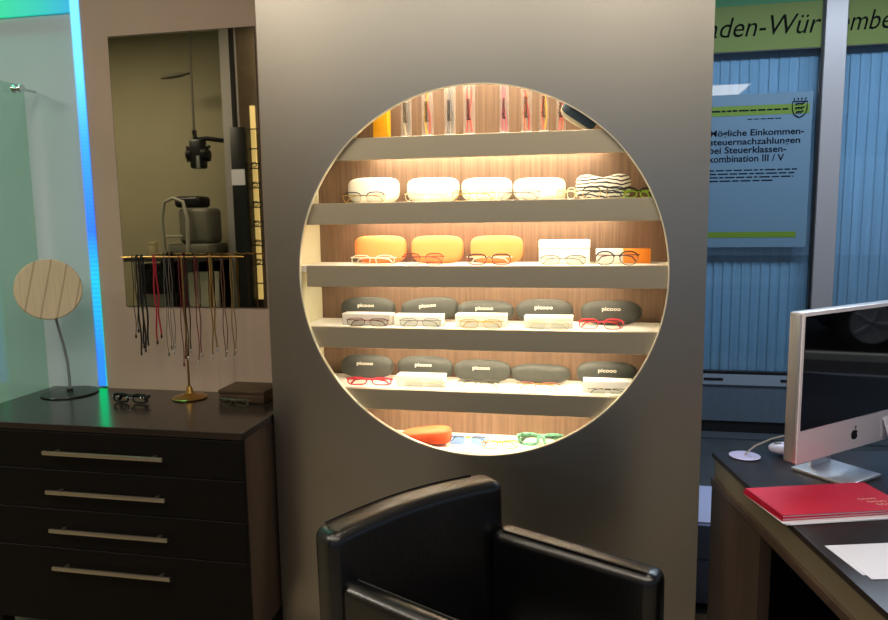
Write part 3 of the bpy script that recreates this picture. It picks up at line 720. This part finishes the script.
MB().sellip(.055, .034, .018, .9, .9, M=Matrix.Translation((0, 0, .0185)), fn=lambda x, y, z: (x, y, z if z < .0 else z)).obj('mouse_body', mat('white_mouse', (205, 200, 220), .3), ms, True)
MB().sellip(.012, .008, .004, 1, 1, 14, 8, M=Matrix.Translation((-.028, 0, .034))).obj('scroll_ball', GREYP, ms, True)

# computer
th = rad(41.3); H = .393; Wm = .50; dp = .036
im = thing('computer', (.86, -.27, 0), 'silver all in one computer with a dark screen on the desk', 'computer')
im.location = (.868, -.27, .808); im.rotation_euler = (0, 0, th)
SIDEM = mat('warm_aluminium', (196, 186, 160), .34, .85)
MB().box(0, Wm, .001, dp, 0, H, bevel=.006, seg=3).obj('housing', ALU, im, True)
MB().box(.001, Wm - .001, -.003, .0009, .0005, H - .0005, bevel=.0012).obj('front_face', mat('front_alu', (236, 230, 238), .5, 0), im, True)
scn = mat('screen_glass', (9, 10, 12), .03, spec=1)
sg_ = MB().box(.009, Wm - .009, -.0048, -.0031, .088, H - .010, bevel=.0006, seg=1).obj('screen', scn, im)
# the bitten fruit emblem on the chin
def apple():
    b = MB(); n = 40; pts = []
    for k in range(n):
        a_ = 2 * PI * k / n; r_ = 1 + .10 * math.cos(2 * a_) - .16 * math.exp(-((a_ - PI / 2) / .28) ** 2) - .10 * math.exp(-((a_ - 3 * PI / 2) / .22) ** 2)
        x, z = .0105 * r_ * math.cos(a_), .0118 * r_ * math.sin(a_)
        dx, dz_ = x - .0150, z - .0015; dd = math.hypot(dx, dz_)
        if dd < .0068: x = .0150 + dx / dd * .0068; z = .0015 + dz_ / dd * .0068
        pts.append((x, z))
    for y in (0, 1): pass
    f = [b.bm.verts.new((x, -.0009, z)) for x, z in pts]; g_ = [b.bm.verts.new((x, 0, z)) for x, z in pts]
    c1 = b.bm.verts.new((-.001, -.0009, -.001))
    for i in range(n):
        j = (i + 1) % n; b.bm.faces.new((c1, f[i], f[j])); b.bm.faces.new((f[i], f[j], g_[j], g_[i]))
    lf = [(.0005, .0125), (.0015, .0160), (.0050, .0190), (.0048, .0155), (.0030, .0130)]
    a1 = [b.bm.verts.new((x, -.0009, z)) for x, z in lf]; b.bm.faces.new(a1)
    b2 = [b.bm.verts.new((x, 0, z)) for x, z in lf]
    for i in range(5): b.bm.faces.new((a1[i], a1[(i + 1) % 5], b2[(i + 1) % 5], b2[i]))
    return b
o = apple().obj('emblem', BLACKP, im); o.location = (Wm / 2, -.0031, .040); o.scale = (1.3, 1, 1.3)
arm = MB().box(Wm / 2 - .045, Wm / 2 + .045, dp + .05, dp + .056, -.070, .16, M=Matrix.Identity(4)); arm.box(Wm / 2 - .045, Wm / 2 + .045, dp, dp + .055, .12, .16)
arm.obj('stand_arm', ALU, im, True)
FZ = dz0 - .808
MB().box(Wm / 2 - .094, Wm / 2 + .060, -.050, .115, FZ + .0005, FZ + .0095, bevel=.002).obj('stand_foot', ALU, im, True)
cdp = thing('note_card', (.86, -.27, .808), 'small white folded card leaning on the front of the computer', 'card')
cdp.location = (.868, -.27, .808); cdp.rotation_euler = (0, 0, th)
b = MB(); PAPER = mat('paper_white', (225, 224, 236), .7)
xs = .372
b._new([(xs, -.0035, .012), (xs + .10, -.0035, .012), (xs + .10, -.0035, .068), (xs, -.0035, .068), (xs + .006, -.028, .009), (xs + .10, -.030, .009), (xs + .10, -.0045, .069), (xs + .006, -.0045, .069)], [(0, 1, 2, 3), (4, 5, 6, 7), (3, 2, 6, 7)])
b.obj('card_sheet', PAPER, cdp)

# folders and papers
RED = mat('red_folder', (205, 22, 58), .38); RED2 = mat('red_folder_inner', (150, 12, 36), .45)
fr = Vector((1.057 - .739, -.195 + .298, 0)); fa = math.atan2(fr.y, fr.x)
pz = dz0
def sheetobj(name, x, y, ang, w, d, z, h, mt, label, cat, group=None, skew=0):
    t = thing(name, (x, y, z), label, cat, group, ang)
    return t
fo = thing('paper_stack', (.739, -.298, dz0), 'loose white papers sticking out under the red folders', 'paper', None, fa - rad(1))
for i, (ox, oy, r_) in enumerate(((0, 0, 0), (.006, -.004, .8), (-.004, .002, -.6))):
    MB().box(.008 + ox, .30, -.186 + oy, 0, .0004 + i * .0012, .0012 + i * .0012, M=Matrix.Rotation(rad(r_), 4, 'Z')).obj('sheet', PAPER, fo)
def folder(z, dx, dy, r_, lab):
    f = thing('red_folder', (.741 + dx, -.297 + dy, z), lab, 'folder', 'red folders stacked on the desk', fa + rad(r_))
    MB().box(0, .325, -.172, 0, .0003, .0012).obj('back_cover', RED, f)
    MB().box(.004, .318, -.170, -.004, .0014, .0050).obj('papers', PAPER, f)
    MB().box(0, .325, -.172, 0, .0052, .0062).obj('front_cover', RED, f)
    MB().box(.0, .002, -.172, 0, .0003, .0062).obj('spine', RED, f)
    return f
folder(dz0 + .0042, 0, 0, 0, 'red folder directly under the topmost one on the desk')
f2 = folder(dz0 + .0108, .004, .004, -1, 'red folder on top of the stack with pale script on its cover')
def squig(x0, y0, n, s, seed):
    rnd = random.Random(seed); return [(x0 + i * s * .6, y0 + s * (.5 * math.sin(i * 1.9) + rnd.uniform(-.4, .4)), .0065) for i in range(n)]
for j in range(3): MB().tube(squig(.235 + .012 * j, -.105 - .018 * j, 14, .006, j), .0006, 4).obj('cover_script', LOGOW, f2)
pw = thing('paper_sheet', (.862, -.60, dz0), 'white papers lying at the right front of the desk', 'paper', None, rad(15))
MB().box(0, .22, -.100, .03, .0004, .0012).obj('sheet', PAPER, pw)
MB().box(.012, .23, -.118, .01, .0013, .0020, M=Matrix.Rotation(rad(-3), 4, 'Z')).obj('sheet', PAPER, pw)

# low white pedestal seen between cabinet and desk
pd = thing('pedestal', (.95, .62, 0), 'low white pedestal cabinet just visible between steel cabinet and desk', 'pedestal')
PDD = mat('pedestal_blue', (84, 92, 124), .4)
PDW = mat('pedestal_white', (170, 172, 205), .4)
MB().box(-.28, .25, -.17, .2, .02, .335, bevel=.003).obj('body', PDW, pd, True)
MB().box(-.28, .25, -.192, -.172, .20, .330, bevel=.002).obj('drawer', PDD, pd, True)
MB().box(-.28, .25, -.192, -.172, .03, .195, bevel=.002).obj('door', PDD, pd, True)

# ------------------------------------------------------------------ the shop window across the passage
FB = mat('facade_frame', (150, 162, 178), .4, .3); FBD = mat('facade_panel', (86, 98, 112), .5, noise=6)
GASK = mat('gasket', (14, 15, 18), .5)
w1 = struct(thing('window_1', (0, 0, 0), '', '')); 
for k_ in ('label', 'category'):
    if k_ in w1: del w1[k_]
b = MB().box(.4, 5.4, YF, YF + .06, .335, .405); b.obj('bottom_frame', FB, w1)
b = MB()
for x in (1.09, 1.56): b.box(x, x + .12, YF - .002, YF + .001, .362, .380)
b.obj('drain_slots', GASK, w1)
MB().box(.4, 1.715, YF + .005, YF + .05, .406, .425).obj('gasket', GASK, w1)
MB().box(1.704, 1.7155, YF + .005, YF + .05, .425, 2.99).obj('gasket', GASK, w1)
MB().box(.4, 1.703, YF + .02, YF + .026, .426, 2.98).obj('pane', PANE, w1)
MB().box(1.83, 5.4, YF + .02, YF + .026, .406, 2.98).obj('pane', PANE, w1)
MB().box(1.716, 1.838, YF - .02, YF + .07, .0, 2.99, bevel=.004).obj('window_frame', mat('mullion_metal', (162, 156, 158), .4, .35), w1)
struct(box('wall_right', FBD, (.4, 1.715, YF + .01, YF + .06, .09, .334)))
struct(box('baseboard_front', GASK, (.4, 5.4, YF + .02, YF + .07, 0, .089)))
struct(box('trim_4', FBD, (1.839, 5.4, YF + .01, YF + .06, .09, .334)))
struct(box('trim_5', mat('sill_grey', (60, 66, 72), .4), (.4, 5.4, YF - .12, YF + .019, 0, .012)))
# pale vertical blinds behind the panes
BL = mat('blind_fabric', (150, 180, 200), .8, noise=16, nscale=6, nstretch=(6, 1, .2))
vb = MB(); x = .42
while x < 4.6:
    aa = rad(8 + random.uniform(-3, 3)); c_, s_ = math.cos(aa) * .032, math.sin(aa) * .032
    vb._new([(x - c_, YF + .085 - s_, .30), (x + c_, YF + .085 + s_, .30), (x + c_, YF + .085 + s_, 2.95), (x - c_, YF + .085 - s_, 2.95)], [(0, 1, 2, 3)]); x += .058
vo = thing('vertical_blind', (2.5, YF + .085, .3), 'pale blue vertical blind hanging behind the shop window', 'blind'); vo.location = (0, 0, 0)
vb.obj('slats', BL, vo)
MB().box(.4, 4.7, YF + .07, YF + .10, 2.951, 2.99).obj('head_rail', FB, vo)
# banner
bn = thing('banner_sign', (0, 0, 0), 'olive green banner with dark italic lettering across the shop window', 'sign')
OLV = mat('banner_green', (90, 104, 26), .55)
MB().box(.5, 3.4, YF + .012, YF + .018, 2.446, 2.716).obj('banner_board', OLV, bn)
MB().box(.5, 3.4, YF + .0119, YF + .0181, 2.438, 2.4455).obj('lower_edge', GASK, bn)
tag(MB().box(.5, 3.4, YF + .012, YF + .018, 2.7165, 2.96).obj('upper_band', mat('band_green', (6, 100, 50), .5), bn), 'green upper band')
BI = mat('banner_ink', (14, 17, 12), .9, spec=.1)
def tw(s, **k):
    c = bpy.data.curves.new('w', 'FONT'); c.body = s; c.shear = k.get('shear', 0); t = bpy.data.objects.new('w', c); COL.objects.link(t); bpy.context.view_layer.update()
    w_ = t.dimensions.x; bpy.data.objects.remove(t); return w_
full = tw('Baden-Württemberg', shear=.25); part = tw('Baden-Wür', shear=.25); bb = tw('B', shear=.25)
sc_ = (1.700 - 1.055) / (part - bb - .06)
text('banner_lettering', 'Baden-Wür', BI, bn, front(1.70 - part * sc_, YF + .0115, 2.532), width=part * sc_, height=.118, shear=.25, bold=.0)
w6 = tw('ttembe', shear=.25); w8 = tw('ttemberg', shear=.25)
text('banner_lettering', 'ttemberg', BI, bn, front(1.712, YF + .0115, 2.532), width=(2.09 - 1.712) * w8 / w6, height=.150, shear=.25, bold=.0)
# poster
po = thing('poster', (0, 0, 0), 'white poster with bold dark heading and lime bars behind the left pane', 'poster')
PB = mat('poster_paper', (88, 114, 134), .5); LM = mat('poster_lime', (92, 118, 28), .5)
MB().box(.80, 1.672, YF + .005, YF + .0105, 1.235, 2.185).obj('poster_sheet', PB, po)
MB().box(.80, 1.655, YF + .0035, YF + .0049, 2.055, 2.115).obj('lime_bar', LM, po)
MB().box(.80, 1.61, YF + .0035, YF + .0049, 1.296, 1.332).obj('lime_bar', LM, po)
PI_ = mat('poster_ink', (12, 17, 30), .9, spec=.1)
PX = 1.078
for zt, s, x1 in ((1.932, 'Mögliche Einkommen-', 1.630), (1.878, 'steuernachzahlungen', 1.610), (1.826, 'bei Steuerklassen-', 1.533), (1.772, 'kombination III / V', 1.522)):
    text('heading_lettering', s, PI_, po, front(PX, YF + .0045, zt), width=x1 - PX, height=.052 if 'g' in s else .043, bold=.018)
rnd = random.Random(3); b = MB()
for i in range(4):
    x = 1.08; xe = (1.60, 1.585, 1.58, 1.47)[i]; z = 1.715 - i * .022
    while x < xe:
        l_ = min(rnd.uniform(.02, .07), xe - x); b.box(x, x + l_, YF + .0042, YF + .0049, z, z + .008); x += l_ + .010
x = 1.08
while x < 1.53: l_ = rnd.uniform(.02, .06); b.box(x, x + l_, YF + .0028, YF + .0034, 2.080, 2.090); x += l_ + .008
x = 1.30
while x < 1.50: l_ = rnd.uniform(.02, .04); b.box(x, x + l_, YF + .0042, YF + .0049, 2.028, 2.034); x += l_ + .008
b.obj('small_print', PI_, po)
# crest: shield with three lions under a small crown
cr_ = thing('x', (0, 0, 0), '', ''); bpy.data.objects.remove(cr_)
b = MB(); cx, cz = 1.598, 2.085
sh_ = [(-.042, .042), (.042, .042), (.042, -.005), (.034, -.030), (.018, -.046), (0, -.054), (-.018, -.046), (-.034, -.030), (-.042, -.005)]
b.tube([(cx + x, YF + .002, cz + z) for x, z in sh_], .0032, 6, True)
for k_ in range(3):
    zc_ = cz + .025 - k_ * .024; w_ = .026 - .006 * (k_ == 2)
    b.tube([(cx - w_, YF + .002, zc_), (cx - w_ * .4, YF + .002, zc_ + .004), (cx + w_ * .5, YF + .002, zc_ + .002), (cx + w_, YF + .002, zc_ + .009)], .0042, 6)
    for q_ in (-.7, -.2, .5): b.tube([(cx + q_ * w_, YF + .002, zc_), (cx + q_ * w_ - .003, YF + .002, zc_ - .009)], .002, 5)
for q_ in (-.03, -.01, .01, .03): b.tube([(cx + q_, YF + .002, cz + .050), (cx + q_ * 1.15, YF + .002, cz + .064)], .003, 5)
b.obj('crest', PI_, po)
# ------------------------------------------------------------------ exam corner, seen in the mirror
EY = -2.6
ph = thing('phoropter', (-2.72, EY, 2.0), 'black eye testing instrument hanging from a thin pole, seen in the mirror', 'eye testing instrument')
ph.location = (0, 0, 0)
MB().tube([(-2.735, EY, 2.995), (-2.742, EY, 2.15)], .010, 10).obj('pole', mat('pole_grey', (96, 92, 80), .5), ph, True)
b = MB().box(-2.77, -2.66, EY - .05, EY + .05, 1.86, 2.09, bevel=.02); b.sellip(.03, .07, .05, .8, .9, M=Matrix.Translation((-2.78, EY, 1.97))); b.sellip(.03, .07, .05, .8, .9, M=Matrix.Translation((-2.65, EY, 1.97)))
for x in (-2.80, -2.63):
    for z in (1.93, 2.03): b.tube([(x - .015, EY, z), (x + .015, EY, z)], .014, 10)
b.obj('lens_head', BLACKP, ph, True)
MB().box(-2.705, -2.675, EY + .051, EY + .058, 1.86, 1.96, bevel=.006).obj('face_plate', GREYP, ph, True)
MB().tube([(-2.742, EY, 2.16), (-2.735, EY, 2.10), (-2.70, EY, 2.09), (-2.66, EY - .05, 2.10), (-2.52, EY - .1, 2.08)], .018, 10).obj('bracket', BLACKP, ph, True)
lp = thing('lamp_arm', (-2.9, EY, 2.58), 'slim grey leaf shaped lamp on the thin pole, seen in the mirror', 'lamp'); lp.location = (0, 0, 0)
MB().sellip(.12, .03, .018, 1, 1, 20, 10, M=Matrix.Translation((-2.89, EY, 2.585)) @ Matrix.Rotation(rad(-6), 4, 'Y')).obj('lamp_head', mat('lamp_grey', (92, 88, 76), .5), lp, True)
MB().tube([(-2.80, EY, 2.592), (-2.752, EY, 2.60)], .008, 8).obj('lamp_joint', BLACKP, lp, True)
# instrument table with the autorefractor
MB().box(-3.29, -2.50, EY - .29, EY - .27, .6, 1.139).obj('tmp_panel', BLACKM).name = 'back_panel'
it = thing('instrument_table', (-2.85, EY, 0), 'dark instrument table seen low in the mirror', 'table')
MB().box(-.45, .36, -.30, .30, 1.14, 1.17, bevel=.004).obj('table_top', mat('table_dark', (52, 50, 44), .4), it, True)
_bp = bpy.data.objects['back_panel']; _bp.parent = it; _bp.location = (2.85, -EY, 0)
MB().box(-.05, .05, -.05, .05, .04, 1.14).obj('column', GREYP, it)
MB().box(-.30, .30, -.22, .22, 0, .04, bevel=.01).obj('foot', BLACKP, it, True)
MB().box(-.44, .35, -.28, .28, .72, .75).obj('lower_shelf', mat('table_dark', (52, 50, 44), .4), it)
af = thing('autorefractor', (-2.80, EY, 1.17), 'grey eye measuring machine with a black head and chin rest, seen in the mirror', 'eye measuring machine')
MC_ = mat('machine_grey', (104, 102, 90), .5)
MB().box(-.14, .22, -.16, .16, .0005, .10, bevel=.02).obj('machine_base', MC_, af, True)
MB().box(-.06, .20, -.12, .12, .10, .38, bevel=.035, seg=4).obj('machine_body', MC_, af, True)
MB().box(-.10, .12, -.10, .10, .385, .475, bevel=.03, seg=4).obj('head', BLACKP, af, True)
MB().tube([(-.16, .16, .02), (-.17, .16, .30), (-.14, .16, .43), (-.06, .16, .46), (.02, .16, .43), (.05, .16, .30), (.04, .16, .02)], .014, 10).obj('head_rest', mat('machine_light', (150, 148, 134), .5), af, True)
MB().box(-.14, .01, .14, .18, .15, .17, bevel=.006).obj('chin_rest', mat('machine_light', (150, 148, 134), .5), af, True)
rnd = random.Random(9)
def smallbox(x, y, z, w, d, h, mt, label, name='file_box', cat='box'):
    t = thing(name, (x, y, z), label, cat)
    MB().box(-w / 2, w / 2, -d / 2, d / 2, .0005, h * .8, bevel=.003).obj('box_base', mt, t, True); MB().box(-w / 2 - .002, w / 2 + .002, -d / 2 - .002, d / 2 + .002, h * .8, h, bevel=.003).obj('lid', mt, t, True)
smallbox(-2.66, EY + .12, .75, .20, .12, .30, mat('box_white', (200, 196, 180), .6), 'white file box on the lower shelf of the instrument table')
smallbox(-3.09, EY + .10, .75, .28, .14, .12, mat('box_grey', (120, 118, 108), .6), 'grey low box on the lower shelf of the instrument table')
smallbox(-3.09, EY + .08, .8705, .26, .14, .24, BLACKP, 'black box stacked on the grey one on the lower shelf')
smallbox(-3.02, EY + .22, 1.17, .05, .05, .12, mat('jar_cream', (170, 160, 120), .6), 'small cream container on the left of the instrument table', 'container', 'container')
# shelf tower with lit frames display at the right of the mirror image
dc = thing('frame_tower', (-2.225, EY, 0), 'narrow lit tower of eyeglass frames seen at the mirror right edge', 'display tower')
MB().box(-.16, -.04, -.10, .10, 0, 2.16, bevel=.004).obj('tower_body', BLACKP, dc, True)
tag(MB().box(-.034, .002, -.02, 0, .82, 2.33).obj('light_panel', mat('warm_panel', (250, 225, 160), .5, emit=(255, 220, 140), es=.75), dc), 'warm lit upright panel')
for i in range(9):
    z = .95 + i * .15
    MB().tube([(-.05, .02, z), (.09, .02, z)], .005, 6).obj('rod', BLACKP, dc, True)
MB().box(-.16, -.05, .101, .104, 1.72, 1.84).obj('paper_note', PAPER, dc)
for i in range(6):
    z = 1.107 + i * .15
    glasses((-2.20, EY + .03, z), ('lowest', 'second lowest', 'third lowest', 'third highest', 'second highest', 'topmost')[i] + ' dark glasses on the lit display tower in the mirror', BLKF, w=.11, h=.035, r=.003)

# ------------------------------------------------------------------ street side at the right: shop front and a parked car (reflected in the screen)
struct(box('floor_street', mat('asphalt', (52, 54, 58), .7, noise=10, nscale=20), (5.5, 14, -8, 6, -.15, -.05)))
w2 = struct(bpy.data.objects.new('window_2', None)); COL.objects.link(w2)
MB().box(5.44, 5.5, -5.2, 4.2, 0, .12).obj('bottom_frame', FB, w2); MB().box(5.44, 5.5, -5.2, 4.2, 2.6, 3.0).obj('top_frame', FB, w2)
for y in (-5.1, -2.2, 2.4): MB().box(5.44, 5.5, y, y + .08, .12, 2.6).obj('post', FB, w2)
car = thing('parked_car', (8.35, -.07, -.05), 'dark parked car outside the shop front, reflected in the computer screen', 'car'); car.rotation_euler = (0, 0, rad(90))
prof = [(-2.1, .35), (-2.15, .7), (-1.9, .95), (-1.3, 1.0), (-.7, 1.42), (.5, 1.45), (1.2, 1.0), (2.0, .85), (2.15, .6), (2.1, .35)]
b = MB(); t_ = bmesh.new()
A_ = [t_.verts.new((x, -.85 + (.12 if z > 1.1 else 0), z)) for x, z in prof]; B_ = [t_.verts.new((x, .85 - (.12 if z > 1.1 else 0), z)) for x, z in prof]
t_.faces.new(A_); t_.faces.new(B_[::-1])
for i in range(len(prof)): t_.faces.new((A_[i], A_[(i + 1) % 10], B_[(i + 1) % 10], B_[i]))
bmesh.ops.recalc_face_normals(t_, faces=t_.faces[:]); bmesh.ops.bevel(t_, geom=t_.edges[:], offset=.05, segments=3, affect='EDGES')
b.join(t_); b.obj('car_body', mat('car_paint', (18, 20, 26), .25, spec=.7), car, True)
for sx in (-1.3, 1.35):
    for sy in (-.82, .82):
        w_ = MB().lathe([(.20, -.1), (.31, -.1), (.33, -.07), (.33, .07), (.31, .1), (.20, .1)], seg=32, M=Matrix.Translation((sx, sy, .33)) @ Matrix.Rotation(rad(90), 4, 'X')).obj('wheel', BLACKM, car, True)
        b = MB().lathe([(.17, -.11), (.21, -.11), (.21, .11), (.17, .11), (.17, -.11)], seg=32, M=Matrix.Translation((sx, sy, .33)) @ Matrix.Rotation(rad(90), 4, 'X'))
        for k_ in range(5):
            a_ = 2 * PI * k_ / 5; b.tube([(sx, sy + math.copysign(.10, sy), .33), (sx + .18 * math.cos(a_), sy + math.copysign(.10, sy), .33 + .18 * math.sin(a_))], .025, 6)
        b.obj('wheel_rim', mat('rim_silver', (190, 195, 200), .3, .7), w_, True)
kb = box('kerb', mat('kerb_stone', (190, 192, 188), .8), (7.0, 7.12, -8, 6, -.05, .02)); struct(kb); kb.name = 'trim_6'
pillar = None

# ------------------------------------------------------------------ lights
def lamp_fixture(x, y, r=.05, power=20, col=(1, .86, .7), spread=168, label=''):
    t = thing('ceiling_spotlight', (x, y, 2.999), label, 'ceiling light', 'ceiling spotlights of the shop')
    MB().lathe([(r, -.012), (r + .015, -.012), (r + .018, 0), (r, 0), (r, -.012)], seg=24).obj('trim_ring', SATIN, t, True)
    MB().lathe([(0, -.004), (r, -.004), (r, -.002), (0, -.002)], seg=24).obj('bulb_face', mat('bulb_face', (255, 245, 225), .5, emit=(255, 235, 200), es=6), t, True)
    l = bpy.data.lights.new('spotlight', 'SPOT'); l.energy = power; l.color = col; l.spot_size = rad(spread); l.spot_blend = .9; l.shadow_soft_size = r
    o = bpy.data.objects.new('spotlight', l); COL.objects.link(o); o.location = (x, y, 2.98)
for x, y, p_ in ((-1.2, -1.1, 34), (.5, -.9, 30), (-.6, -3.9, 12), (1.9, -3.2, 18), (-3.3, -1.9, 34)):
    lamp_fixture(x, y, power=p_, label='round ceiling spotlight at %s' % {(-1.2): 'the dresser', .5: 'the armchair', -.6: 'the middle of the shop', 1.9: 'the desk', -3.3: 'the exam corner'}[x])
def ceiling_panel(name, x, y, sx, sy, power, col, label):
    t = thing('ceiling_panel_light', (x, y, 2.995), label, 'ceiling light')
    MB().box(-sx / 2 - .02, sx / 2 + .02, -sy / 2 - .02, sy / 2 + .02, -.012, 0).obj('frame', SATIN, t)
    area(name, (x, y, 2.980), sx, sy, power, col, (0, 0, 0))
ceiling_panel('shop_panel', 0.0, -2.3, 4.4, 1.1, 74, (1, .88, .72), 'long ceiling light above the shop')
ceiling_panel('exam_fill', -3.6, -1.6, 1.2, .5, 42, (1, .9, .76), 'unseen light added above the exam corner')  # unseen lamp added to brighten the corner shown in the mirror
ceiling_panel('passage_fill', 1.9, 1.5, 2.6, .4, 80, (.70, .85, 1.0), 'cool unseen light added above the passage for the shop window')  # unseen lamp added to light the shop window opposite
area('car_fill', (6.6, .5, 4.2), .4, .4, 160, (1, .93, .85), (0, 0, 0))  # unseen light added so the car wheel shows in the screen
W = bpy.data.worlds.new('world'); SC.world = W; W.use_nodes = True
W.node_tree.nodes['Background'].inputs[0].default_value = (.30, .42, .62, 1); W.node_tree.nodes['Background'].inputs[1].default_value = .55

# put each thing's empty at its own base
bpy.context.view_layer.update()
def below(o):
    for c in o.children: yield c; yield from below(c)
for o in [o for o in COL.objects if o.type == 'EMPTY' and o.parent is None and o.location.length < 1e-6]:
    P_ = [c.matrix_world @ Vector(q_) for c in below(o) if c.type == 'MESH' for q_ in c.bound_box]
    if not P_: continue
    base = Vector(((min(v.x for v in P_) + max(v.x for v in P_)) / 2, (min(v.y for v in P_) + max(v.y for v in P_)) / 2, min(v.z for v in P_)))
    for c in o.children: c.location = c.location - base
    o.location = base
vs = SC.view_settings; SC.display_settings.display_device = 'sRGB'; vs.view_transform = 'Standard'; vs.look = 'None'; vs.exposure = 0; vs.gamma = 1; vs.use_curve_mapping = False
